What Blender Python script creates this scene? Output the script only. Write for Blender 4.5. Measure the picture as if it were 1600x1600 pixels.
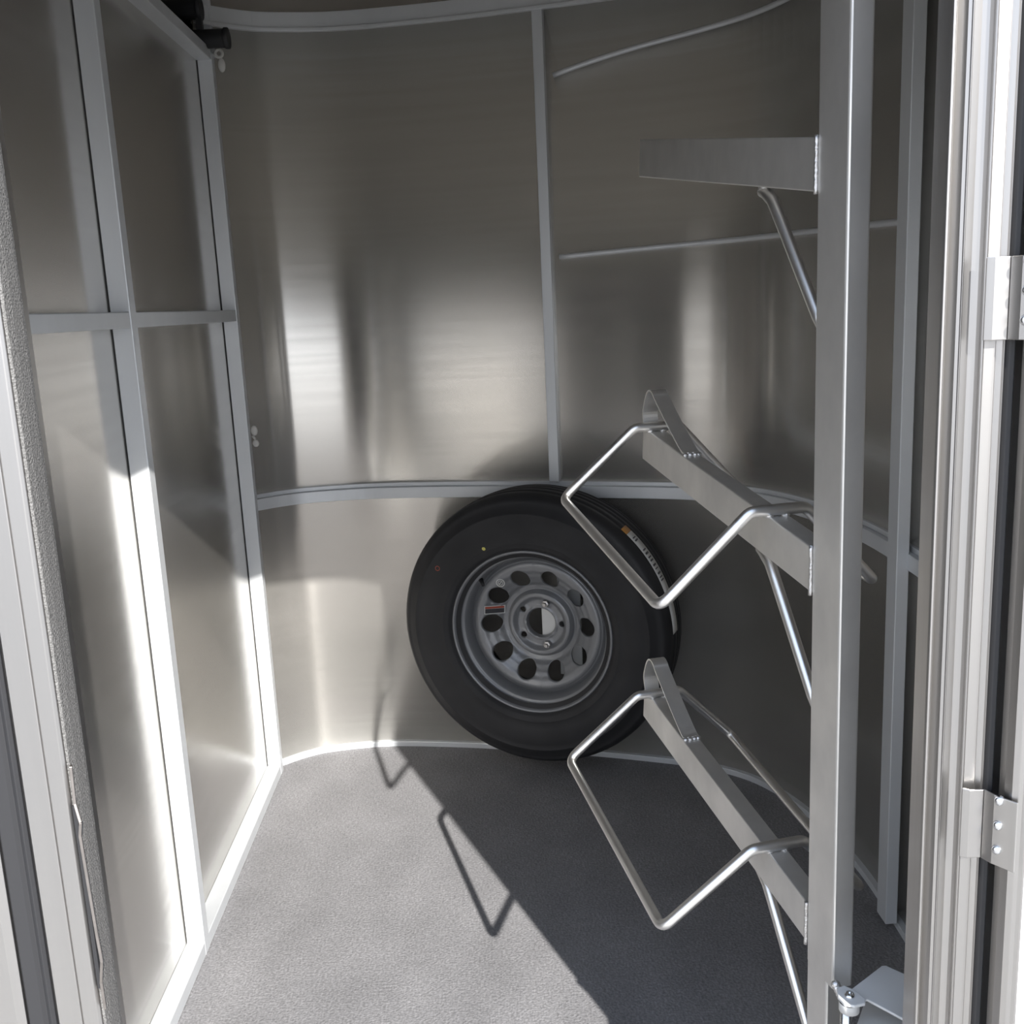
import bpy, math, random
from mathutils import Vector, Matrix, noise
random.seed(7)
for o in list(bpy.data.objects): bpy.data.objects.remove(o)
SC = bpy.context.scene
COL = SC.collection
# ------------------------------------------------------------------ camera
H = 1.12; F = 1590.0
def _n(v): return v.normalized()
def _ray(u, v): return Vector(((u-800)/F, -(v-800)/F, -1.0))
_up = -_n(_ray(1162, 8600)); _fy = _ray(745, 478); _fy = _n(_fy-_up*_fy.dot(_up)); _fx = _fy.cross(_up)
cam = bpy.data.cameras.new('camera'); co = bpy.data.objects.new('camera', cam); COL.objects.link(co)
cam.sensor_width = 36; cam.lens = 36*F/1600; cam.clip_start = 0.02; cam.clip_end = 200
co.matrix_world = Matrix.Translation((0, 0, H)) @ Matrix((_fx, _fy, _up)).to_4x4()
SC.camera = co
# ------------------------------------------------------------------ light
SUN_H = _n(Vector((0.393, -1.0, 0))); TAN_EL = 0.623
tosun = _n(SUN_H + Vector((0, 0, TAN_EL)))
W = bpy.data.worlds.new('sky'); SC.world = W; W.use_nodes = True
nt = W.node_tree; nt.nodes.clear()
wtc = nt.nodes.new('ShaderNodeTexCoord'); wsp = nt.nodes.new('ShaderNodeSeparateXYZ'); nt.links.new(wtc.outputs['Generated'], wsp.inputs[0])
sky = nt.nodes.new('ShaderNodeValToRGB'); nt.links.new(wsp.outputs['Z'], sky.inputs[0])
sky.color_ramp.elements[0].position = 0.0; sky.color_ramp.elements[0].color = (0.86, 0.88, 0.92, 1)
sky.color_ramp.elements[1].position = 0.75; sky.color_ramp.elements[1].color = (0.48, 0.60, 0.82, 1)
bg = nt.nodes.new('ShaderNodeBackground'); bg.inputs['Strength'].default_value = 2.3
out = nt.nodes.new('ShaderNodeOutputWorld')
nt.links.new(sky.outputs[0], bg.inputs[0]); nt.links.new(bg.outputs[0], out.inputs[0])
sl = bpy.data.lights.new('sun', 'SUN'); sl.energy = 10.5; sl.angle = math.radians(0.6); sl.color = (1.0, 0.97, 0.925)
so = bpy.data.objects.new('sun', sl); COL.objects.link(so)
so.rotation_euler = tosun.to_track_quat('Z', 'Y').to_euler(); so.location = tosun*6
SC.view_settings.view_transform = 'Standard'; SC.view_settings.look = 'None'
SC.view_settings.gamma = 1; SC.view_settings.use_curve_mapping = False
SC.view_settings.exposure = 0.0
# ------------------------------------------------------------------ materials
def mat(name, base, metallic=0.0, rough=0.5, aniso=0.0, arot=0.0, spec=0.5, tangent=None, var=0.0, vscale=(6, 6, 6),
        rvar=0.0, bump=0.0, bscale=(200, 200, 200), bdist=0.001, detail=4, coat=0.0, col2=None):
    m = bpy.data.materials.new(name); m.use_nodes = True
    t = m.node_tree; N = t.nodes; L = t.links
    b = N['Principled BSDF']
    b.inputs['Base Color'].default_value = (*base, 1); b.inputs['Metallic'].default_value = metallic
    b.inputs['Roughness'].default_value = rough
    b.inputs['Anisotropic'].default_value = aniso; b.inputs['Anisotropic Rotation'].default_value = arot
    b.inputs['Specular IOR Level'].default_value = spec
    b.inputs['Coat Weight'].default_value = coat
    if tangent:
        tg = N.new('ShaderNodeTangent'); tg.direction_type = 'UV_MAP'; tg.uv_map = tangent
        L.new(tg.outputs[0], b.inputs['Tangent'])
    tc = N.new('ShaderNodeTexCoord')
    if var or rvar or col2:
        mp = N.new('ShaderNodeMapping'); mp.inputs['Scale'].default_value = vscale
        L.new(tc.outputs['Object'], mp.inputs[0])
        nz = N.new('ShaderNodeTexNoise'); nz.inputs['Scale'].default_value = 1; nz.inputs['Detail'].default_value = detail
        L.new(mp.outputs[0], nz.inputs['Vector'])
        cr = N.new('ShaderNodeMapRange'); cr.inputs['From Min'].default_value = 0.3; cr.inputs['From Max'].default_value = 0.7
        L.new(nz.outputs['Fac'], cr.inputs['Value'])
        mx = N.new('ShaderNodeMix'); mx.data_type = 'RGBA'
        c2 = col2 if col2 else tuple(c*(1-var) for c in base)
        mx.inputs[6].default_value = (*base, 1); mx.inputs[7].default_value = (*c2, 1)
        L.new(cr.outputs[0], mx.inputs[0]); L.new(mx.outputs[2], b.inputs['Base Color'])
        if rvar:
            r2 = N.new('ShaderNodeMapRange'); r2.inputs['From Min'].default_value = 0.3; r2.inputs['From Max'].default_value = 0.7
            r2.inputs['To Min'].default_value = rough-rvar; r2.inputs['To Max'].default_value = rough+rvar
            L.new(nz.outputs['Fac'], r2.inputs['Value']); L.new(r2.outputs[0], b.inputs['Roughness'])
    if bump:
        mp2 = N.new('ShaderNodeMapping'); mp2.inputs['Scale'].default_value = bscale
        L.new(tc.outputs['Object'], mp2.inputs[0])
        n2 = N.new('ShaderNodeTexNoise'); n2.inputs['Scale'].default_value = 1; n2.inputs['Detail'].default_value = 2
        L.new(mp2.outputs[0], n2.inputs['Vector'])
        bp = N.new('ShaderNodeBump'); bp.inputs['Strength'].default_value = bump; bp.inputs['Distance'].default_value = bdist
        L.new(n2.outputs['Fac'], bp.inputs['Height']); L.new(bp.outputs[0], b.inputs['Normal'])
    return m

PANEL = mat('aluminium_panel', (0.74, 0.715, 0.67), 0.83, 0.23, aniso=0.98, arot=0.25, tangent='UVMap', var=0.05, vscale=(2, 2, 60), rvar=0.02)
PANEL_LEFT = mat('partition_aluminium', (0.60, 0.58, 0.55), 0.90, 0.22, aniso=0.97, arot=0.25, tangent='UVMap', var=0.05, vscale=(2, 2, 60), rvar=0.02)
TRIM = mat('satin_aluminium_trim', (0.66, 0.68, 0.70), 0.35, 0.42, var=0.05, vscale=(20, 20, 4))
RACK = mat('mill_aluminium', (0.80, 0.785, 0.76), 0.90, 0.42, var=0.22, vscale=(14, 14, 9), rvar=0.07)
ROD = mat('aluminium_rod', (0.80, 0.79, 0.77), 1.0, 0.34, var=0.08, vscale=(30, 30, 30))
WELD = mat('weld_bead', (0.62, 0.61, 0.60), 1.0, 0.35, bump=0.6, bscale=(500, 500, 500), bdist=0.002)
JAMB = mat('door_jamb_aluminium', (0.47, 0.457, 0.445), 1.0, 0.33, var=0.10, vscale=(60, 60, 1.2), rvar=0.05)
RUBBER = mat('black_rubber', (0.018, 0.018, 0.02), 0, 0.55)
TYRE = mat('tyre_rubber', (0.016, 0.016, 0.018), 0, 0.66, var=0.3, vscale=(8, 8, 8), rvar=0.08, bump=0.15, bscale=(900, 900, 900))
RIMM = mat('grey_rim_paint', (0.225, 0.23, 0.24), 0.35, 0.36, var=0.05, coat=0.15)
FOAM = mat('grey_fleck_weatherstrip', (0.075, 0.073, 0.07), 0, 0.6, vscale=(700, 700, 700), detail=1, col2=(0.17, 0.165, 0.16), bump=0.8, bscale=(500, 500, 500), bdist=0.002)
WHITE = mat('white_gelcoat', (0.85, 0.85, 0.84), 0, 0.3, var=0.03)
CLIP = mat('white_plastic', (0.55, 0.54, 0.51), 0, 0.45)
PLATE = mat('painted_plate', (0.62, 0.62, 0.61), 0.1, 0.5, var=0.08)
ZINC = mat('zinc_screw', (0.75, 0.76, 0.78), 1.0, 0.22)
BRONZE = mat('brown_grey_steel', (0.36, 0.33, 0.31), 1.0, 0.35, var=0.2, vscale=(80, 80, 80))
GROUND = mat('pale_concrete', (0.40, 0.385, 0.36), 0, 0.9, var=0.2, vscale=(1.5, 1.5, 1.5))
DARKIN = mat('grey_lining', (0.50, 0.47, 0.43), 0.1, 0.6)
RED = mat('red_ink', (0.35, 0.07, 0.04), 0, 0.5)
INK = mat('dark_ink', (0.05, 0.05, 0.055), 0, 0.5)
PAPER = mat('white_label', (0.62, 0.62, 0.60), 0, 0.5)
ORANGE = mat('orange_ink', (0.50, 0.24, 0.06), 0, 0.5)
YELLOW = mat('yellow_paint', (0.55, 0.50, 0.12), 0, 0.5)

def carpet():
    m = bpy.data.materials.new('grey_carpet'); m.use_nodes = True
    t = m.node_tree; N = t.nodes; L = t.links; b = N['Principled BSDF']
    b.inputs['Roughness'].default_value = 0.95; b.inputs['Specular IOR Level'].default_value = 0.1
    b.inputs['Sheen Weight'].default_value = 0.0
    tc = N.new('ShaderNodeTexCoord')
    def nz(s, d, sc=(1, 1, 1)):
        mp = N.new('ShaderNodeMapping'); mp.inputs['Scale'].default_value = sc; L.new(tc.outputs['Object'], mp.inputs[0])
        n = N.new('ShaderNodeTexNoise'); n.inputs['Scale'].default_value = s; n.inputs['Detail'].default_value = d
        L.new(mp.outputs[0], n.inputs['Vector']); return n
    a = nz(230, 3); c = nz(9, 4, (1, .6, 1)); w = nz(1, 2, (330, 60, 330))
    r1 = N.new('ShaderNodeMapRange'); L.new(a.outputs['Fac'], r1.inputs[0])
    r1.inputs[1].default_value = .25; r1.inputs[2].default_value = .75; r1.inputs[3].default_value = .72; r1.inputs[4].default_value = 1.28
    r2 = N.new('ShaderNodeMapRange'); L.new(c.outputs['Fac'], r2.inputs[0])
    r2.inputs[1].default_value = .3; r2.inputs[2].default_value = .7; r2.inputs[3].default_value = .9; r2.inputs[4].default_value = 1.1
    r3 = N.new('ShaderNodeMapRange'); L.new(w.outputs['Fac'], r3.inputs[0])
    r3.inputs[1].default_value = .25; r3.inputs[2].default_value = .75; r3.inputs[3].default_value = .85; r3.inputs[4].default_value = 1.15
    m1 = N.new('ShaderNodeMath'); m1.operation = 'MULTIPLY'; L.new(r1.outputs[0], m1.inputs[0]); L.new(r2.outputs[0], m1.inputs[1])
    m2 = N.new('ShaderNodeMath'); m2.operation = 'MULTIPLY'; L.new(m1.outputs[0], m2.inputs[0]); L.new(r3.outputs[0], m2.inputs[1])
    vm = N.new('ShaderNodeVectorMath'); vm.operation = 'SCALE'; vm.inputs[0].default_value = CARPET_COL
    L.new(m2.outputs[0], vm.inputs['Scale']); L.new(vm.outputs[0], b.inputs['Base Color'])
    bp = N.new('ShaderNodeBump'); bp.inputs['Strength'].default_value = .5; bp.inputs['Distance'].default_value = .003
    L.new(a.outputs['Fac'], bp.inputs['Height']); L.new(bp.outputs[0], b.inputs['Normal'])
    return m
CARPET_COL = (0.205, 0.202, 0.207)
CARPET = carpet()

# ------------------------------------------------------------------ builders
class MB:
    def __init__(s): s.v = []; s.f = []; s.uv = {}; s.sm = []
    def add(s, vs, fs, smooth=False, uvs=None):
        o = len(s.v); s.v += [Vector(v) for v in vs]
        for i, f in enumerate(fs):
            if uvs: s.uv[len(s.f)] = uvs[i]
            s.f.append([a+o for a in f]); s.sm.append(smooth)
        return s
    def prism(s, poly, z0, z1, axis=None):          # plan polygon extruded in z
        k = len(poly)
        vs = [(p[0], p[1], z0) for p in poly]+[(p[0], p[1], z1) for p in poly]
        fs = [(i, (i+1) % k, k+(i+1) % k, k+i) for i in range(k)]+[tuple(range(k-1, -1, -1)), tuple(range(k, 2*k))]
        return s.add(vs, fs)
    def box(s, x0, x1, y0, y1, z0, z1):
        return s.prism([(x0, y0), (x1, y0), (x1, y1), (x0, y1)], z0, z1)
    def obox(s, c, ax, ay, az, hx, hy, hz):          # oriented box, half sizes
        c = Vector(c); vs = []
        for k in (-1, 1):
            for j, i in ((-1, -1), (-1, 1), (1, 1), (1, -1)):
                vs.append(c+ax*hx*i+ay*hy*j+az*hz*k)
        return s.add(vs, [(0, 3, 2, 1), (4, 5, 6, 7), (0, 1, 5, 4), (1, 2, 6, 5), (2, 3, 7, 6), (3, 0, 4, 7)])
    def tube(s, path, r, seg=14, closed=False, caps=True):
        P = [Vector(p) for p in path]; n = len(P); rings = []
        T = []
        for i in range(n):
            a = P[(i-1) % n] if (closed or i > 0) else P[i]; b = P[(i+1) % n] if (closed or i < n-1) else P[i]
            T.append((b-a).normalized())
        ref = Vector((0, 0, 1)) if abs(T[0].z) < .9 else Vector((1, 0, 0))
        u = (ref-T[0]*ref.dot(T[0])).normalized(); vs = []
        for i in range(n):
            u = (u-T[i]*u.dot(T[i])).normalized(); w = T[i].cross(u)
            rr = r[i] if isinstance(r, (list, tuple)) else r
            for k in range(seg):
                a = 2*math.pi*k/seg; vs.append(P[i]+(u*math.cos(a)+w*math.sin(a))*rr)
        fs = []
        for i in range(n if closed else n-1):
            j = (i+1) % n
            for k in range(seg): fs.append((i*seg+k, i*seg+(k+1) % seg, j*seg+(k+1) % seg, j*seg+k))
        s.add(vs, fs, True)
        if caps and not closed:
            o = len(s.v)-n*seg
            s.f.append([o+k for k in range(seg-1, -1, -1)]); s.sm.append(False)
            s.f.append([o+(n-1)*seg+k for k in range(seg)]); s.sm.append(False)
        return s
    def lathe(s, c, a, u, v, prof, seg=96, closed=False, smooth=True, fn=None):
        c = Vector(c); vs = []; m = len(prof)
        for k in range(seg):
            t = 2*math.pi*k/seg; d = u*math.cos(t)+v*math.sin(t)
            for r, o in prof: vs.append(c+a*o+d*r)
        fs = []
        for k in range(seg):
            j = (k+1) % seg
            for i in range(m if closed else m-1):
                i2 = (i+1) % m; fs.append((k*m+i, j*m+i, j*m+i2, k*m+i2))
        return s.add(vs, fs, smooth)
    def sphere(s, c, r, sx=(1, 1, 1), n=10):
        c = Vector(c); vs = []; fs = []
        for i in range(n+1):
            p = math.pi*i/n
            for k in range(2*n):
                t = math.pi*k/n; vs.append(c+Vector((r*sx[0]*math.sin(p)*math.cos(t), r*sx[1]*math.sin(p)*math.sin(t), r*sx[2]*math.cos(p))))
        for i in range(n):
            for k in range(2*n):
                fs.append((i*2*n+k, (i+1)*2*n+k, (i+1)*2*n+(k+1) % (2*n), i*2*n+(k+1) % (2*n)))
        return s.add(vs, fs, True)
    def build(s, name, m, parent=None, bevel=0, base=None, uv=False, solid=0):
        org = Vector(base) if base is not None else Vector((0, 0, 0))
        if parent is not None and base is None: org = Vector(parent.get('_org', (0, 0, 0)))
        me = bpy.data.meshes.new(name); me.from_pydata([v-org for v in s.v], [], s.f); me.update()
        for p, sm in zip(me.polygons, s.sm): p.use_smooth = sm
        if s.uv or uv:
            ul = me.uv_layers.new(name='UVMap')
            for p in me.polygons:
                if p.index in s.uv:
                    for li, q in zip(p.loop_indices, s.uv[p.index]): ul.data[li].uv = q
        o = bpy.data.objects.new(name, me); COL.objects.link(o)
        if isinstance(m, (list, tuple)):
            for q in m: me.materials.append(q)
        else: me.materials.append(m)
        if parent is not None: o.parent = parent; ORG[o.name] = org
        else: o.location = org; ORG[o.name] = org
        o['_org'] = tuple(org)
        if solid:
            md = o.modifiers.new('solid', 'SOLIDIFY'); md.thickness = solid; md.offset = -1
        if bevel:
            md = o.modifiers.new('bevel', 'BEVEL'); md.width = bevel; md.segments = 2; md.limit_method = 'ANGLE'
            md.angle_limit = math.radians(40); md.harden_normals = False
        return o
ORG = {}
def tag(o, label=None, cat=None, group=None, kind=None):
    if label: o['label'] = label
    if cat: o['category'] = cat
    if group: o['group'] = group
    if kind: o['kind'] = kind
    return o
def empty(name, loc, label, cat, group=None):
    o = bpy.data.objects.new(name, None); COL.objects.link(o); o.location = loc; o.empty_display_size = .05
    o['_org'] = tuple(loc); return tag(o, label, cat, group)

# ------------------------------------------------------------------ plan of the curved nose wall
WP = [(-.575, 2.395), (-.547, 2.42), (-.496, 2.459), (-.434, 2.485), (-.302, 2.499), (-.167, 2.481), (0, 2.443), (.191, 2.385), (.345, 2.331),
      (.49, 2.266), (.591, 2.175), (.655, 2.019), (.684, 1.821), (.686, 1.628), (.676, 1.45), (.655, 1.28), (.62, 1.10), (.565, .95), (.49, .865)]
def crom(P, n=6):
    P = [Vector((p[0], p[1], 0)) for p in P]; out = []
    for i in range(len(P)-1):
        a = P[max(i-1, 0)]; b = P[i]; c = P[i+1]; d = P[min(i+2, len(P)-1)]
        for k in range(n):
            t = k/n
            out.append(.5*((2*b)+(c-a)*t+(2*a-5*b+4*c-d)*t*t+(3*b-a-3*c+d)*t**3))
    out.append(P[-1]); return out
PATH = crom(WP)
def normals(P):
    N = []
    for i in range(len(P)):
        t = (P[min(i+1, len(P)-1)]-P[max(i-1, 0)]).normalized(); N.append(Vector((-t.y, t.x, 0)))   # outward (+y for +x travel)
    return N
NRM = normals(PATH)
PROT = .022
def off(d): return [p+n*d for p, n in zip(PATH, NRM)]
def at_x(x, side='back'):                              # index on the path
    best = min(range(len(PATH)), key=lambda i: abs(PATH[i].x-x) if PATH[i].y > 2.0 else 9); return best
PANELPTS = off(PROT)
def wall_strip(pts, z0, z1, nz=1):
    m = MB(); s = 0; S = [0]
    for a, b in zip(pts[:-1], pts[1:]): s += (b-a).length; S.append(s)
    vs = []; fs = []; uvs = []
    for i, p in enumerate(pts):
        for k in range(nz+1): vs.append((p.x, p.y, z0+(z1-z0)*k/nz))
    for i in range(len(pts)-1):
        for k in range(nz):
            a = i*(nz+1)+k; b = (i+1)*(nz+1)+k
            fs.append((a, b, b+1, a+1)); za = z0+(z1-z0)*k/nz; zb = z0+(z1-z0)*(k+1)/nz
            uvs.append([(S[i], za), (S[i+1], za), (S[i+1], zb), (S[i], zb)])
    return m.add(vs, fs, True, uvs)
def sweep(dlo, dhi, z0, z1, i0=0, i1=None, zf=None):   # a rail following the wall between two offsets
    i1 = len(PATH)-1 if i1 is None else i1; m = MB(); vs = []; fs = []
    for i in range(i0, i1+1):
        dz = zf(i) if zf else 0
        a = PATH[i]+NRM[i]*dlo; b = PATH[i]+NRM[i]*dhi
        vs += [(a.x, a.y, z0+dz), (b.x, b.y, z0+dz), (b.x, b.y, z1+dz), (a.x, a.y, z1+dz)]
    n = i1-i0
    for i in range(n):
        for k in range(4): fs.append((i*4+k, (i+1)*4+k, (i+1)*4+(k+1) % 4, i*4+(k+1) % 4))
    fs += [(0, 1, 2, 3), (n*4+3, n*4+2, n*4+1, n*4)]
    return m.add(vs, fs)

# ------------------------------------------------------------------ setting
ZC = 1.98
YD = .84                         # inner plane of the doorway
XL, XR = -.362, .379             # doorway jambs
DZ = 1.66                        # top of the doorway framing
XP = -.578                       # partition skin
g = MB().box(-30, 30, -40, 30, -.60, -.55).build('ground', GROUND)
tag(g, 'pale concrete ground outside the trailer', 'ground', kind='structure')
fl = MB().box(-2.6, .80, .78, 2.60, -.06, 0).build('floor', CARPET)
tag(fl, 'charcoal ribbed carpet floor of the tack room', 'floor', kind='structure')
wb = wall_strip(PANELPTS, 0, ZC, 1).build('wall_back', PANEL)
tag(wb, 'curved brushed aluminium nose wall behind the spare wheel and saddle rack', 'wall', kind='structure')
md = wb.modifiers.new('solid', 'SOLIDIFY'); md.thickness = .006; md.offset = 1
# horse side behind the partition
hb = MB().box(-2.6, XP, 2.46, 2.48, 0, ZC).build('wall_far', PANEL)
tag(hb, 'side wall of the dark horse area beyond the partition', 'wall', kind='structure')
hl = MB().box(-2.62, -2.60, .78, 2.48, 0, ZC).build('wall_rear', DARKIN)
tag(hl, 'rear end wall of the horse area beyond the partition', 'wall', kind='structure')
cl = MB().box(-2.62, .80, .78, 2.62, ZC, ZC+.03).build('ceiling', DARKIN)
tag(cl, 'dark trailer ceiling above the tack room', 'ceiling', kind='structure')
# partition
ZT = 1.672
pp = MB()
pp.add([(XP, YD, 0), (XP, 2.43, 0), (XP, 2.43, ZT), (XP, YD, ZT)], [(0, 1, 2, 3)], False, [[(0, 0), (1.6, 0), (1.6, 1.7), (0, 1.7)]])
wl = pp.build('wall_left', PANEL_LEFT); md = wl.modifiers.new('solid', 'SOLIDIFY'); md.thickness = .004; md.offset = -1
tag(wl, 'polished aluminium partition panel on the left between the framing', 'wall', kind='structure')
XF = -.545
def strim(n, mb, label, bev=.0015, mt=None):
    o = mb.build('trim_%d' % n, mt or TRIM, bevel=bev); return tag(o, label, 'trim', kind='structure')
strim(1, MB().box(XP+.0014, XF, 1.652, 1.680, 0, ZT), 'nearer upright frame post on the left partition')
strim(2, MB().box(XP+.0012, XF, 2.372, 2.398, 0, ZT+.012), 'far upright frame post at the end of the left partition')
strim(3, MB().box(XP-.004, XF-.001, YD+.01, 2.372, ZT-.004, ZT+.020), 'top rail of the left partition')
strim(4, MB().box(XP, XF-.0015, YD+.01, 1.652, 1.111, 1.136).box(XP, XF-.0015, 1.680, 2.372, 1.111, 1.136), 'horizontal middle rail of the left partition at eye height')
strim(5, MB().box(XP, XF-.0005, YD+.01, 2.372, 0, .026), 'floor rail along the foot of the left partition')
# rails on the curved wall
NP = len(PATH)-1
strim(6, sweep(0, PROT+.004, .662, .690).add([], []), 'curved belt rail around the nose wall at wheel top height')
strim(7, sweep(.010, PROT+.004, .690, .700), 'upper lip of the curved belt rail', .001)
strim(8, sweep(.004, PROT+.004, 0, .014), 'thin base trim along the foot of the curved wall', .001)
itop = at_x(.60)
strim(9, sweep(0, PROT+.004, 1.752, 1.790), 'curved top rail around the nose wall')
strim(10, sweep(-.006, .006, 1.748, 1.756), 'lower lip of the curved top rail', .001)
# centre upright
def upright(n, p, w, prot, z0, z1, label):
    i = min(range(len(PATH)), key=lambda k: (PATH[k]-Vector((p[0], p[1], 0))).length)
    nn = NRM[i]; t = Vector((nn.y, -nn.x, 0)); c = Vector((p[0], p[1], 0))
    m = MB(); c2 = c+nn*(PROT+.004-prot)/2
    m.obox((c2.x, c2.y, (z0+z1)/2), t, nn, Vector((0, 0, 1)), w/2, (PROT+.004+prot)/2, (z1-z0)/2)
    return strim(n, m, label)
upright(11, (.163, 2.3925), .024, .000, .700, 1.752, 'vertical upright in the middle of the curved wall')
# right hand upright stands proud of the side wall
m = MB(); m.box(.667, .688, 1.600, 1.640, .014, ZC-.01); m.box(.685, .720, 1.634, 1.640, .014, ZC-.01)
strim(12, m, 'grey upright post on the right side wall behind the saddle rack')
m = MB(); i0 = min(range(len(PATH)), key=lambda k: (PATH[k]-Vector((-.56, 2.41, 0))).length)
strim(13, MB().box(-.573, -.549, 2.415, 2.432, ZT+.012, ZC), 'short light upright above the far end of the partition')
# thin ribs between the centre upright and the right upright
def rib(n, z0, z1, zend, label):
    ia = min(range(len(PATH)), key=lambda k: (PATH[k]-Vector((.176, 2.388, 0))).length)
    ib = min(range(len(PATH)), key=lambda k: (PATH[k]-Vector((.686, 1.66, 0))).length)
    m = MB(); path = []; sl_ = 0.0; prev = PATH[ia]
    tot = sum((PATH[k+1]-PATH[k]).length for k in range(ia, ib))
    for i in range(ia, ib+1):
        sl_ += (PATH[i]-prev).length; prev = PATH[i]; p = PATH[i]+NRM[i]*.013
        path.append((p.x, p.y, z0+zend*(1-math.exp(-sl_/.3)) if zend else z0+z1*math.sin(math.pi*sl_/tot)))
    m.tube(path, .0058, 8); o = m.build('trim_%d' % n, TRIM); tag(o, label, 'trim', kind='structure')
rib(14, 1.613, 0, .080, 'upper thin rib rising across the curved wall')
rib(15, 1.222, .013, 0, 'thin horizontal rib across the curved wall at rack arm height')

# ------------------------------------------------------------------ doorway
# right jamb: extruded section (plan polygon), going from the inner edge out to the gasket
RJ = [(.379, .862), (.379, .838), (.3800, .8352), (.3818, .8352), (.3840, .8395), (.3870, .8330), (.3885, .8295), (.3906, .8280), (.3912, .8265),
      (.3925, .8275), (.3990, .8290), (.4040, .8265), (.4055, .8235), (.4050, .8195), (.4062, .8180), (.4075, .8195), (.4150, .8190), (.4172, .8190),
      (.4176, .8198), (.4184, .8190), (.4215, .8170), (.4225, .8150), (.4232, .8170), (.4232, .835), (.47, .835), (.47, .862)]
o = MB().prism(RJ[::-1], -.03, DZ).build('door_frame_jamb', JAMB, bevel=.0006)
o.name = 'trim_16'; tag(o, 'ribbed aluminium door jamb on the right of the doorway', 'door frame', kind='structure')
o = MB().prism([(.4236, .834), (.4236, .818), (.4262, .8135), (.4300, .8125), (.4318, .816), (.4318, .834)][::-1], -.03, DZ).build('trim_17', RUBBER, bevel=.0008)
tag(o, 'black rubber gasket strip beside the right jamb', 'gasket', kind='structure')
# left jamb
LJ = [(-.3635, .862), (-.3635, .8125), (-.3660, .8100), (-.3790, .8105), (-.3798, .8125), (-.3806, .8105), (-.4010, .8120), (-.4035, .8135), (-.4035, .835), (-.47, .835), (-.47, .862)]
o = MB().prism(LJ, -.03, DZ).build('trim_18', JAMB, bevel=.0006)
tag(o, 'aluminium door jamb on the left of the doorway', 'door frame', kind='structure')
o = MB().prism([(-.3620, .850), (-.3605, .842), (-.3600, .825), (-.3610, .8145), (-.3634, .8135), (-.3634, .850)][::-1], -.03, DZ-.002).build('weatherstrip', FOAM, bevel=.0012)
tag(o, 'flecked grey weatherstrip along the inner edge of the left jamb', 'weatherstrip')
o = MB().prism([(-.4037, .834), (-.4037, .812), (-.4060, .8090), (-.4100, .8110), (-.4130, .8085), (-.4240, .8070), (-.4265, .8100), (-.4265, .834)], -.03, DZ).build('trim_19', RUBBER, bevel=.0006)
tag(o, 'black rubber gasket strip beside the left jamb', 'gasket', kind='structure')
o = MB().prism([(-.4267, .834), (-.4267, .807), (-.4340, .804), (-.4500, .804), (-.4500, .834)], -.03, DZ).build('trim_20', JAMB, bevel=.0006)
tag(o, 'outer flange of the left door frame', 'door frame', kind='structure')
for q_ in ('trim_18', 'trim_19', 'trim_20', 'weatherstrip'): bpy.data.objects[q_].location.x = -.003
# unseen header, its arch shaped to set the upper edge of the sunlight
SUN_ARCH = [(-.45, 1.30), (-.3635, 1.368), (-.30, 1.405), (-.227, 1.440), (-.16, 1.467), (-.09, 1.495), (-.02, 1.522), (.05, 1.546), (.12, 1.567), (.20, 1.584), (.26, 1.591), (.32, 1.588), (.379, 1.574), (.47, 1.54)]
m = MB(); vs = []; fs = []
for x, z in SUN_ARCH: vs += [(x, .818, z), (x, .858, z), (x, .858, DZ+.02), (x, .818, DZ+.02)]
for k in range(len(SUN_ARCH)-1):
    for q_ in range(4): fs.append((k*4+q_, k*4+(q_+1) % 4, (k+1)*4+(q_+1) % 4, (k+1)*4+q_))
fs += [(3, 2, 1, 0), tuple(len(vs)-4+q_ for q_ in range(4))]
o = m.add(vs, fs).build('trim_21', JAMB)
tag(o, 'unseen aluminium header over the doorway, arched to shape the sunlight', 'door frame', kind='structure')
# side wall around the doorway (inner lining and white outer skin)
m = MB().box(-2.62, -.45, .812, .835, -.10, 2.0).box(.47, .80, .812, .835, -.10, 2.0).box(-.45, .47, .813, .835, DZ+.02, 2.0).box(-.45, .47, .81, .862, -.10, -.03)
o = m.build('wall_front', WHITE); tag(o, 'white side wall of the trailer around the doorway', 'wall', kind='structure')
m = MB().box(-2.62, -.47, .836, .848, 0, ZC).box(.47, .80, .836, .860, 0, ZC).box(-.47, .47, .836, .860, DZ+.02, ZC)
o = m.build('wall_inner', PANEL); tag(o, 'aluminium lining of the door side wall', 'wall', kind='structure')
o = MB().box(.79, .80, .78, 2.62, -.1, ZC).build('wall_right', WHITE); tag(o, 'outer shell beyond the curved wall', 'wall', kind='structure')
o = MB().box(-2.62, .80, 2.60, 2.62, -.1, ZC).build('wall_outer', WHITE); tag(o, 'outer shell behind the curved wall', 'wall', kind='structure')

# ------------------------------------------------------------------ folded-back door
dr = MB()
DL = [(.4326, .806), (.4332, .798), (.4355, .790), (.4395, .7865), (.4430, .7865), (.4455, .7845), (.4475, .7845), (.4475, .809), (.434, .809)]
dr.prism(DL, -.02, DZ-.01)
door = dr.build('door_1', JAMB, bevel=.0008); tag(door, 'open tack room door folded back against the trailer, seen edge on', 'door', kind='structure')
MB().box(.4478, 1.10, .786, .808, -.02, DZ-.01).build('door_panel', WHITE, parent=door, bevel=.001)
DOORBASE = door
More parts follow.
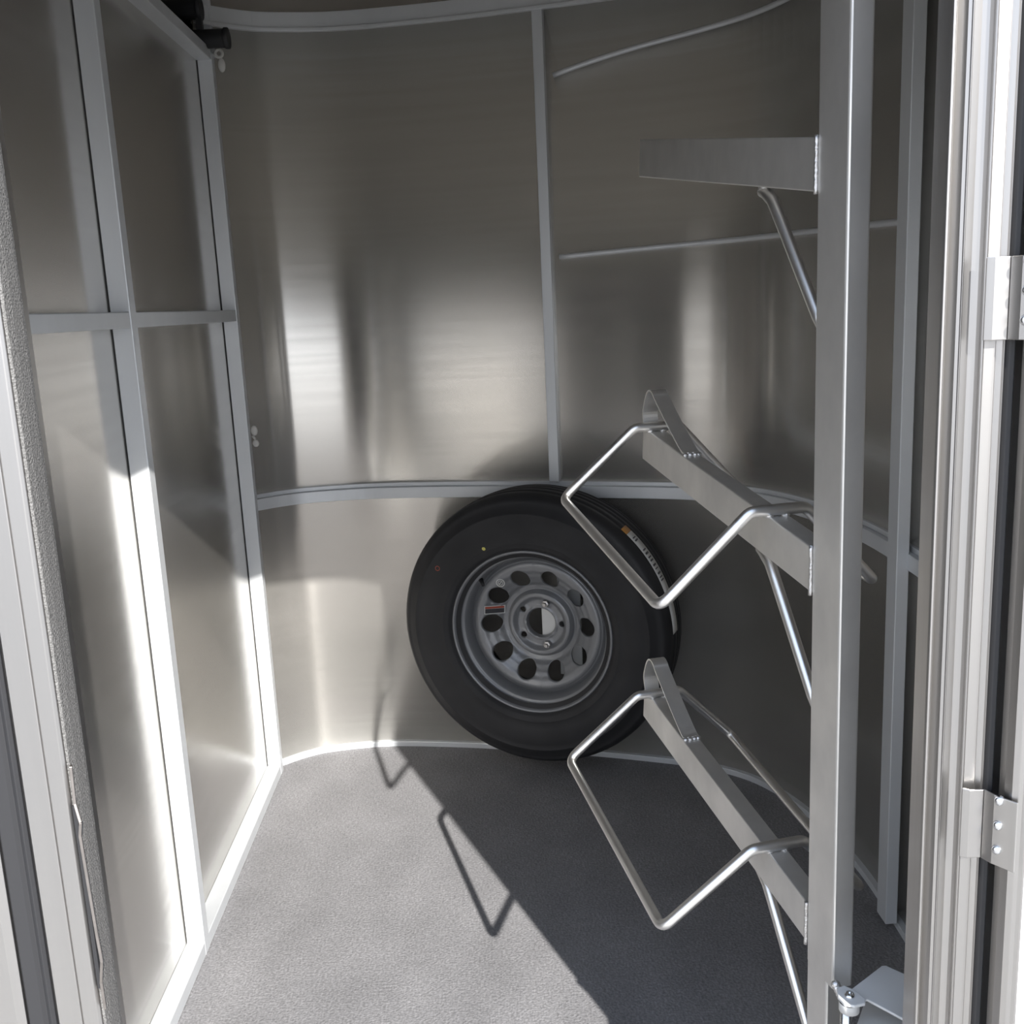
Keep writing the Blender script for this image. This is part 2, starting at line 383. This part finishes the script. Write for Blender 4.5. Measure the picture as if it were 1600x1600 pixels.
# hinges
def hinge(zc, label):
    e = empty('door_hinge', (.417, .806, zc-.035), label, 'hinge', 'hinges on the right door jamb')
    h = .0325
    # L shaped leaf on the jamb: edge return + face
    m = MB(); m.prism([(.4035, .8145), (.4035, .8125), (.4085, .8090), (.4205, .8085), (.4205, .8105), (.4095, .8110), (.4055, .8150)], zc-h, zc+h)
    m.build('jamb_leaf', JAMB, parent=e, bevel=.0006)
    m = MB(); m.prism([(.4207, .8108), (.4207, .8078), (.4245, .7980), (.4360, .7815), (.4375, .7825), (.4262, .7995), (.4228, .8085)], zc-h, zc+h)
    lf = m.build('door_leaf', JAMB, parent=e, bevel=.0006)
    for dz in (.023, .0, -.023):
        a = Vector((-.826, -.563, 0)); c = Vector((.4272, .7945, zc+dz+.006)); u = a.cross(Vector((0, 0, 1))).normalized(); v = Vector((0, 0, 1))
        MB().lathe(c, a, u, v, [(.0001, .0036), (.0018, .0036), (.0034, .0026), (.0042, .0008), (.0042, -.002)], 20).build('screw', ZINC, parent=e)
    return e
hinge(.654, 'lower door hinge with three screws on the right jamb')
hinge(1.107, 'upper door hinge, cut by the right edge of the view')
# strike plate on the left jamb
e = empty('latch_strike', (-.362, .812, .60), 'bent metal latch strike bar on the lower left jamb', 'latch')
m = MB(); pth = [(-.3628, .8128, .755), (-.3628, .8110, .722), (-.3590, .8080, .706), (-.3612, .8085, .694), (-.3600, .8080, .650), (-.3585, .8075, .600), (-.3572, .8070, .575),
                 (-.3600, .8085, .560), (-.3616, .8100, .552), (-.3620, .8115, .525)]
for a, b in zip(pth[:-1], pth[1:]):
    a = Vector(a); b = Vector(b); d = (b-a).normalized(); y = Vector((.35, -.94, 0)); x = d.cross(y).normalized(); y = x.cross(d)
    m.obox((a+b)/2, x, y, d, .0012, .0030, (b-a).length/2+.0004)
m.build('strike_bar', BRONZE, parent=e, bevel=.0004)
MB().box(-.3650, -.3618, .8096, .8128, .545, .720).build('strike_gap_shade', RUBBER, parent=e)  # black strip standing in for the shadow gap behind the bar

# ------------------------------------------------------------------ saddle rack
A0 = Vector((.3341, 1.0144, 0)); WR = .0242; DR = .0540
def frame(az):
    Ah = Vector((az, 1, 0)).normalized(); A = (Ah+Vector((0, 0, .153))).normalized(); L = A.cross(Vector((0, 0, 1))).normalized(); U = L.cross(A)
    return Ah, A, L, U
Ah, A, L, U = frame(-.2052)
rack = empty('saddle_rack', (.352, .99, .0), 'tall aluminium saddle rack post with three arms and rod saddle loops', 'saddle rack')
c = A0+L*WR/2-Ah*DR/2
pm = MB(); pm.obox((c.x, c.y, .96), L, Ah, Vector((0, 0, 1)), WR/2, DR/2, .96-.380)
pm.obox((c.x+.006*Ah.x, c.y+.006*Ah.y, .20), L, Ah, Vector((0, 0, 1)), WR/2-.0003, DR/2-.0062, .1999)
pm.build('post', RACK, parent=rack, bevel=.0022)
def filletpath(pts, r=.016, n=7):
    P = [Vector(p) for p in pts]; out = []; k = len(P)
    for i in range(k):
        a, b, c_ = P[i-1], P[i], P[(i+1) % k]
        d1 = (a-b).normalized(); d2 = (c_-b).normalized(); ang = d1.angle(d2); t = min(r/math.tan(ang/2), (a-b).length*.45, (c_-b).length*.45)
        p1 = b+d1*t; p2 = b+d2*t
        for j in range(n+1):
            s = j/n; out.append(p1*(1-s)**2+b*2*s*(1-s)+p2*s*s)
    return out
def arm(z, az, ln, hgt, loop=None):
    Ah, A, L, U = frame(az); B = A0+L*WR/2+Vector((0, 0, z))
    # box arm, end cut vertical against the post and open at the tip
    m = MB(); hz = Vector((0, 0, 1))
    def q(s, l, h): return B+A*s+L*l+U*h
    w = WR/2; th = .0028
    base = []
    for (l, h) in ((-w, 0), (w, 0), (w, -hgt), (-w, -hgt)):
        s0 = -(U*h).dot(Ah)/A.dot(Ah)            # meet the vertical post face
        base.append(q(s0, l, h))
    tip = [q(ln, l, h) for l, h in ((-w, 0), (w, 0), (w, -hgt), (-w, -hgt))]
    tin = [q(ln, l, h) for l, h in ((-w+th, -th), (w-th, -th), (w-th, -hgt+th), (-w+th, -hgt+th))]
    din = [q(ln-.10, l, h) for l, h in ((-w+th, -th), (w-th, -th), (w-th, -hgt+th), (-w+th, -hgt+th))]
    vs = base+tip+tin+din; fs = [(0, 1, 2, 3)]
    for k in range(4):
        j = (k+1) % 4; fs += [(k, k+4, j+4, j), (k+4, k+8, j+8, j+4), (k+8, k+12, j+12, j+8)]
    fs.append((12, 15, 14, 13))
    m.add(vs, fs); ob = m.build('arm', RACK, parent=rack, bevel=.0014)
    wb_ = MB()
    for (l, h0, h1) in ((-w, .002, -hgt-.002),):
        pts = []
        for i in range(13):
            h = h0+(h1-h0)*i/12; s0 = -(U*h).dot(Ah)/A.dot(Ah); pts.append(q(s0+.001, l-.001, h)+Vector((random.uniform(-.0005, .0005),)*3))
        wb_.tube(pts, .0022, 6)
    wb_.build('weld', WELD, parent=rack)
    # brace
    sa = .122; p0 = q(sa, 0, -hgt-.004); p1 = q(sa-.016, 0, -hgt-.014)
    pe = A0+L*WR/2+Vector((0, 0, z-.185))+Ah*.004
    d = (pe-p1).normalized()
    MB().tube([p0+Ah*.012, p0+Ah*.002-U*.002, p1, p1+d*.02, pe-d*.02, pe], [.0055, .0068, .0068, .0065, .0065, .005], 12).build('brace', ROD, parent=rack)
    MB().sphere(q(sa+.006, 0, -hgt-.001), .007, (1, 1.2, .7), 6).build('weld', WELD, parent=rack)
    if not loop: return
    s1, s2, c1, c2, hd, w2 = loop
    rr = .0067; f = .034
    pts = [q(c1, f, rr), q(c1, -f, rr), q(s1, -w2, -hd), q(s2, -w2, -hd), q(c2, -f, rr), q(c2, f, rr), q(s2, w2, -hd), q(s1, w2, -hd)]
    MB().tube(filletpath(pts), rr, 14, closed=True).build('saddle_loop', ROD, parent=rack)
    for s_ in (c1, c2):
        wd = MB()
        for sg in (-1, 1):
            wd.sphere(q(s_, sg*.010, .001), .0055, (1.2, 1, .8), 6); wd.sphere(q(s_+.004, sg*.004, .006), .006, (1, 1.1, .8), 6)
        wd.build('weld', WELD, parent=rack)
    # pommel strap
    ctl = [(ln-.004, .000), (ln+.004, .018), (ln+.000, .036), (ln-.008, .052), (ln-.018, .058), (ln-.029, .056), (ln-.040, .049), (ln-.095, .0225), (ln-.138, .004), (ln-.150, .0015)]
    cc = crom([(a, b) for a, b in ctl], 5); mm = MB(); vs = []; fs = []; ww = WR/2-.0005; t_ = .0026
    for i, p in enumerate(cc):
        tt = (cc[min(i+1, len(cc)-1)]-cc[max(i-1, 0)]).normalized(); nn = Vector((-tt.y, tt.x, 0))
        for dd in (0, t_):
            for l in (-ww, ww): vs.append(q(p.x-nn.x*dd, l, p.y-nn.y*dd))
    n = len(cc)
    for i in range(n-1):
        a = i*4; b = a+4; fs += [(a, b, b+1, a+1), (a+2, a+3, b+3, b+2), (a, a+2, b+2, b), (a+1, b+1, b+3, a+3)]
    fs += [(0, 1, 3, 2), ((n-1)*4, (n-1)*4+2, (n-1)*4+3, (n-1)*4+1)]
    mm.add(vs, fs).build('pommel_strap', RACK, parent=rack)
    wd = MB()
    for l in (-.009, -.002, .005, .010): wd.sphere(q(ln-.151, l, .001), .0045, (1, 1, .7), 6)
    wd.build('weld', WELD, parent=rack)
arm(1.2636, -.1976, .4923, .050)
arm(.859, -.2052, .4923, .048, (.1006, .4866, .0994, .4700, .0981, .1367))
arm(.4509, -.2204, .4923, .048, (.1078, .4812, .0921, .4650, .0997, .1367))
# pivot bracket between post and jamb
pv = empty('pivot_bracket', (.39, .93, .37), 'painted pivot bracket holding the foot of the saddle rack post to the right jamb', 'bracket')
zp = .392
pl = MB().prism([(.3560, .9450), (.3640, .9520), (.4080, .9850), (.4127, .9850), (.4700, .9200), (.4700, .8640), (.4250, .8640), (.3860, .9150), (.3720, .9330), (.3640, .9300)][::-1], zp-.006, zp-.003)
pl.build('plate', PLATE, parent=pv, bevel=.0008)
lp = MB().prism([(.3808, .9634), (.3885, .9689), (.4300, .9300), (.4300, .8650), (.3600, .8650), (.3600, .9300)][::-1], .356, .360).build('lower_plate', PLATE, parent=pv, bevel=.0006)
MB().prism([(.3985, .9515), (.4020, .9545), (.4200, .9330), (.4165, .9300)][::-1], .3598, .3606).build('slot', RUBBER, parent=lp)
tb = []
for k in range(24):
    t = 2*math.pi*k/24; tb.append((.3520+.0135*math.cos(t)*(1.0), .9300+.0125*math.sin(t)))
tabp = [(.3400, .9300), (.3425, .9185), (.3520, .9150), (.3640, .9175), (.3670, .9240), (.3600, .9400), (.3520, .9475), (.3430, .9430)]
MB().prism(tabp[::-1], zp+.001, zp+.0045).build('tab', PLATE, parent=pv, bevel=.001)
MB().lathe((.3520, .9300, zp), Vector((0, 0, 1)), Vector((1, 0, 0)), Vector((0, 1, 0)), [(.0105, -.002), (.0105, -.012), (.0001, -.012)], 24).build('collar', PLATE, parent=pv)
MB().lathe((.3520, .9300, zp+.0045), Vector((0, 0, 1)), Vector((1, 0, 0)), Vector((0, 1, 0)), [(.0001, .0015), (.0022, .0015), (.0026, .0030), (.0045, .0030), (.0055, .0012), (.0055, -.001)], 20).build('bolt_head', ZINC, parent=pv)
MB().tube([(.3500, .9320, zp-.012), (.3500, .9320, zp-.10)], .0065, 16).build('pivot_pin', ZINC, parent=pv)
wd = MB()
for k in range(7): wd.sphere((.3445+.0012*k, .9500-.0012*k, zp+.004-.003*k), .0042, (1.2, 1, 1), 6)
wd.build('weld', WELD, parent=pv)
# ------------------------------------------------------------------ spare wheel
WC = Vector((.1111, 2.3031, .3789)); th = .3883; tl = -.0099
WA = Vector((-math.sin(th)*math.cos(tl), -math.cos(th)*math.cos(tl), math.sin(tl))).normalized()
WU = WA.cross(Vector((0, 0, 1))).normalized(); WV = WU.cross(WA)
if (WU.x < 0): WU = -WU
WV = Vector((0, 0, 1)); WV = (WV-WA*WV.dot(WA)).normalized()
wheel = empty('spare_wheel', (WC.x, WC.y, WC.z-.329), 'black trailer tyre on a grey ten-hole steel rim against the curved wall', 'spare wheel')
R0 = .3289
prof = [(.178, .060), (.187, .066), (.1955, .0700), (.200, .0765), (.206, .0800), (.212, .0808), (.2135, .0818), (.216, .0818), (.2175, .0812), (.232, .0855), (.250, .0880), (.268, .0878),
        (.280, .0862), (.2815, .0872), (.284, .0868), (.2855, .0850), (.298, .0800), (.307, .0730), (.309, .0735), (.316, .0660), (.3215, .0585), (.3250, .0500)]
tread = []
edges = [(.050, .040), (.034, .014), (.008, -.008), (-.014, -.034), (-.040, -.050)]
def rt(o): return R0-.0028*(o/.05)**2
for a, b in edges:
    if a != .050: tread += [(rt(a)-.007, a+.0005), (rt(a), a)]
    tread += [(rt(b), b)]
    if b != -.050: tread += [(rt(b)-.007, b-.0005)]
prof2 = prof+tread+[(r, -o) for r, o in prof[::-1]]
MBt = MB().lathe(WC, WA, WU, WV, prof2, 128)
tyre = MBt.build('tyre', TYRE, parent=wheel)
# rim barrel
rb = [(.0, 0)]
bar = [(.1790, .0600), (.1835, .0655), (.1885, .0705), (.1930, .0722), (.1955, .0700), (.1955, .0660), (.1940, .0655)]
barrel = [(.1955, .0655), (.1957, .0700), (.1945, .0725), (.1920, .0728), (.1890, .0700), (.1868, .0640), (.1850, .0560), (.1825, .0500), (.1790, .0470), (.1755, .0470), (.1730, .0450),
          (.1705, .0380), (.1685, .0290), (.1670, .0200), (.1660, .0100), (.1640, -.010), (.1640, -.020), (.1800, -.050), (.1870, -.062), (.1940, -.070)]
rim = MB().lathe(WC, WA, WU, WV, barrel, 128).build('rim', RIMM, parent=wheel, solid=.0025)
def dprof(r):
    K = [(.034, -.008), (.038, -.004), (.044, -.0065), (.056, -.0065), (.062, -.001), (.066, .0060), (.0745, .0060), (.078, .001), (.083, -.009), (.092, -.007), (.105, .005), (.122, .016), (.138, .025), (.147, .0275), (.153, .0265), (.158, .0220), (.1665, .0140)]
    if r <= K[0][0]: return K[0][1]
    for (a, b), (c_, d) in zip(K[:-1], K[1:]):
        if r <= c_:
            t = (r-a)/(c_-a); t = t*t*(3-2*t); return b+(d-b)*t
    return K[-1][1]
def wpt(r, t, o): return WC+(WU*math.cos(t)+WV*math.sin(t))*r+WA*o
def sector_ring(m, r0, r1, n, ph, rc, hr, na, nr, steps=6, emb=0.0):
    for k in range(n):
        tc_ = ph+2*math.pi*k/n; dt = math.pi/n; per = []
        for i in range(na): per.append((r1, tc_-dt+2*dt*i/na))
        for i in range(nr): per.append((r1-(r1-r0)*i/nr, tc_+dt))
        for i in range(na): per.append((r0, tc_+dt-2*dt*i/na))
        for i in range(nr): per.append((r0+(r1-r0)*i/nr, tc_-dt))
        cx, cy = rc*math.cos(tc_), rc*math.sin(tc_); vs = []
        for (r, t) in per:
            X, Y = r*math.cos(t), r*math.sin(t); d = math.hypot(X-cx, Y-cy); ux, uy = (X-cx)/d, (Y-cy)/d
            for s in range(steps+1):
                e_ = s/steps; dd = hr+(d-hr)*e_; x, y = cx+ux*dd, cy+uy*dd; rr = math.hypot(x, y)
                if s == steps: rr = r
                o_ = dprof(rr)+emb*max(0, 1-(dd-hr)/.009)
                vs.append(WC+WU*x+WV*y+WA*o_)
            dd = hr; vs.append(WC+WU*(cx+ux*hr)+WV*(cy+uy*hr)+WA*(dprof(rc)-.006+(dprof(math.hypot(cx+ux*hr, cy+uy*hr))-dprof(rc))+emb))
        M_ = len(per); q_ = steps+2; fs = []
        for i in range(M_):
            j = (i+1) % M_
            for s in range(steps): fs.append((i*q_+s, j*q_+s, j*q_+s+1, i*q_+s+1))
            fs.append((i*q_+steps+1, j*q_+steps+1, j*q_, i*q_))
        m.add(vs, fs, True)
dm = MB()
sector_ring(dm, .084, .157, 10, math.radians(1.5), .1180, .0222, 16, 12, 8)
sector_ring(dm, .036, .0760, 5, math.radians(0), .0530, .0072, 32, 10, 8, emb=.003)
def ring(m, ra, rb_, k=6):
    m.lathe(WC, WA, WU, WV, [(ra+(rb_-ra)*i/k, dprof(ra+(rb_-ra)*i/k)) for i in range(k+1)], 160)
ring(dm, .0760, .084, 8); ring(dm, .157, .1668, 6)
dm.lathe(WC, WA, WU, WV, [(.036, dprof(.036)), (.0345, -.011), (.034, -.018)], 80)
disc = dm.build('disc', RIMM, parent=rim)
# valve stem
p0 = wpt(.1700, math.radians(139), .040); p1 = wpt(.156, math.radians(138), .058)
MB().tube([p0, p0*.5+p1*.5, p1], [.006, .0045, .004], 12).build('valve_stem', RUBBER, parent=rim)
# rim stickers
def sticker(name, r, t, w, h, o, mt, rot=0, par=rim, lift=.0008):
    c_ = wpt(r, t, dprof(r)+lift+o); ax = WU*math.cos(rot)+WV*math.sin(rot); ay = -WU*math.sin(rot)+WV*math.cos(rot)
    rad = (WU*math.cos(t)+WV*math.sin(t)); sl_ = (dprof(r+.004)-dprof(r-.004))/.008
    def pr(x, y):
        v = ax*x+ay*y; dr = v.dot(rad); return c_+v+WA*(sl_*dr)
    m = MB(); m.add([pr(-w/2, -h/2), pr(w/2, -h/2), pr(w/2, h/2), pr(-w/2, h/2)], [(0, 1, 2, 3)])
    return m.build(name, mt, parent=par, solid=.0003)
T1 = math.radians(164); rot = math.radians(-7)
st = sticker('rim_sticker', .1125, T1, .0400, .0215, 0.0025, PAPER, rot)
ctr = wpt(.1125, T1, 0)
def sub(name, dx, dy, w, h, mt):
    c_ = (ctr-WC)+(WU*math.cos(rot)+WV*math.sin(rot))*dx+(-WU*math.sin(rot)+WV*math.cos(rot))*dy
    x, y = c_.dot(WU), c_.dot(WV); r = math.hypot(x, y); t = math.atan2(y, x)
    return sticker(name, r, t, w, h, .0036, mt, rot, par=rim)
sub('sticker_heading', 0, .0064, .0365, .0050, RED); sub('sticker_text', 0, -.0028, .0365, .0115, INK)
T2 = math.radians(129.5); cdm = MB(); cdm2 = MB()
c_ = wpt(.1330, T2, dprof(.133)+.0045)
def circ(m, r, lift, inner=0):
    vs = []; 
    for k in range(28):
        t = 2*math.pi*k/28; vs.append(c_+WU*r*math.cos(t)+WV*r*.85*math.sin(t)+WA*lift)
    if inner:
        for k in range(28):
            t = 2*math.pi*k/28; vs.append(c_+WU*inner*math.cos(t)+WV*inner*.85*math.sin(t)+WA*lift)
        m.add(vs, [(k, (k+1) % 28, 28+(k+1) % 28, 28+k) for k in range(28)])
    else: m.add(vs, [tuple(range(28))])
circ(cdm, .0112, .0, .0092); circ(cdm, .0065, .0, .0052)
cdm.add([c_+WU*a*.001+WV*b*.001 for a, b in ((-4, -3), (-3, -4), (4, 3), (3, 4))], [(0, 1, 2, 3)])
cdm.build('round_sticker', PAPER, parent=rim, solid=.0003)
# painted dots on the sidewall
def sw(r):
    for (a, b), (c1_, d1_) in zip(prof[:-1], prof[1:]):
        if a <= r <= c1_: return b+(d1_-b)*(r-a)/(c1_-a)
    return .08
def dot(name, r, t, ro, ri, mt):
    c0 = wpt(r, t, 0)-WC; vs = []; n = 20
    for q_ in (ro, ri):
        for k in range(n):
            a = 2*math.pi*k/n; p = c0+WU*q_*math.cos(a)+WV*q_*math.sin(a); vs.append(WC+p+WA*(sw(p.length)+.0007))
    fs = [(k, (k+1) % n, n+(k+1) % n, n+k) for k in range(n)]
    m = MB().add(vs, fs); m.build(name, mt, parent=tyre, solid=.0002)
dot('yellow_dot', .222, math.radians(116.5), .0042, .0004, YELLOW)
dot('red_ring', .262, math.radians(145.5), .0060, .0046, RED)
# tread label
def treadband(name, t0, t1, o0, o1, mt, lift=.0008, n=24, taper=False):
    vs = []; fs = []
    for i in range(n+1):
        t = t0+(t1-t0)*i/n
        a, b = o0, o1
        for q_ in (a, b): vs.append(wpt(rt(q_)+lift, t, q_))
    for i in range(n): fs.append((i*2, i*2+1, i*2+3, i*2+2))
    return MB().add(vs, fs, True).build(name, mt, parent=tyre, solid=.0003)
D = math.radians
treadband('tread_label', D(46), D(2), .012, .046, PAPER)
treadband('tread_label', D(49), D(46.1), .012, .046, ORANGE)
for k, (a, l) in enumerate([(43.5, .5), (42.3, .7), (37.5, .6), (36, .9), (34, .6), (32.6, .7), (30.6, .8), (28.8, .4), (27, .8), (25.2, .5), (24, .6)]):
    treadband('label_mark', D(a), D(a-l), .020, .038, INK, lift=.0014, n=2)
# wheel carrier on the wall, seen through the rim holes
carrier = empty('wheel_carrier', (WC.x, WC.y, WC.z-.15), 'pale metal spare wheel carrier bolted to the wall behind the rim', 'bracket')
m = MB(); c2 = WC-WA*.020+WU*.038
ch = [(.004, -.150), (.070, -.150), (.070, .150), (.004, .150)]
def slab(m, pts, o0, o1):
    k = len(pts); vs = [WC+WU*x+WV*y+WA*o0 for x, y in pts]+[WC+WU*x+WV*y+WA*o1 for x, y in pts]
    fs = [(i, (i+1) % k, k+(i+1) % k, k+i) for i in range(k)]+[tuple(range(k-1, -1, -1)), tuple(range(k, 2*k))]
    m.add(vs, fs)
slab(m, [(.024, -.150), (.080, -.150), (.080, .150), (.024, .150)], -.072, -.068); slab(m, [(.024, -.150), (.028, -.150), (.028, .150), (.024, .150)], -.11, -.072)
m.build('channel', PLATE, parent=carrier)
m = MB(); slab(m, [(-.002, -.075), (.015, -.075), (.015, -.034), (.026, -.030), (.036, -.016), (.036, .016), (.026, .030), (.015, .034), (.015, .075), (-.002, .075)], -.024, -.020)
slab(m, [(-.002, -.03), (.002, -.03), (.002, .03), (-.002, .03)], -.07, -.024)
m.build('mounting_plate', PLATE, parent=carrier)
for a in (72, 288):
    c_ = wpt(.0530, D(a), -.008)
    MB().lathe(c_, WA, WU, WV, [(.0001, .022), (.0040, .022), (.0045, .016), (.0085, .015), (.0092, .010), (.0092, .000), (.0085, -.001)], 6, smooth=False).build('lug_nut', JAMB, parent=carrier)
    MB().tube([c_-WA*.012, c_+WA*.002], .0045, 10).build('stud', ZINC, parent=carrier)

# ------------------------------------------------------------------ small fittings
def clip(c, label, kind):
    e = empty('tie_clip', c, label, 'clip', 'white tie clips on the far partition post'); c = Vector(c)
    if kind == 0:
        MB().tube([c+Vector((.008*math.cos(t), -.002, .014+.008*math.sin(t))) for t in [2*math.pi*k/16 for k in range(16)]], .0035, 8, closed=True).build('eye', CLIP, parent=e)
        MB().sphere(c+Vector((.004, -.002, -.010)), .010, (.8, .45, 1.5), 10).build('body', CLIP, parent=e)
    else:
        MB().sphere(c+Vector((.002, -.002, .016)), .009, (.9, .45, 1.35), 10).build('body', CLIP, parent=e)
        MB().sphere(c+Vector((.003, -.002, -.014)), .0085, (.9, .5, 1.05), 10).build('button', CLIP, parent=e)
        MB().tube([c+Vector((-.002, -.005, .004)), c+Vector((.004, -.006, -.004))], .0032, 8).build('neck', CLIP, parent=e)
clip((-.5345, 2.400, 1.672), 'white keyhole shaped tie clip at the top of the far partition post', 0)
clip((-.5385, 2.400, .842), 'white double button tie clip beside the far partition post, above the belt rail', 1)
bg_ = empty('padded_bar', (-.58, 2.36, 1.72), 'black rubber double bar poking over the far top corner of the partition', 'padded bar')
def cyl(x0, x1, y, z, r):
    x1 += .021; z -= .030
    return MB().tube([(x0, y, z), (x1-.010, y, z), (x1-.009, y, z), (x1, y, z)], [r*.93, r*.93, r*1.06, r*1.04], 20)
cyl(-.80, -.520, 2.350, 1.7345, .0205).build('grip', RUBBER, parent=bg_, bevel=.002)
cyl(-.80, -.572, 2.350, 1.795, .0225).build('grip', RUBBER, parent=bg_, bevel=.002)
MB().box(-.565, -.552, 2.343, 2.357, 1.705, 1.755).build('link', RUBBER, parent=bg_)

for o in bpy.data.objects:
    if '_org' in o: del o['_org']
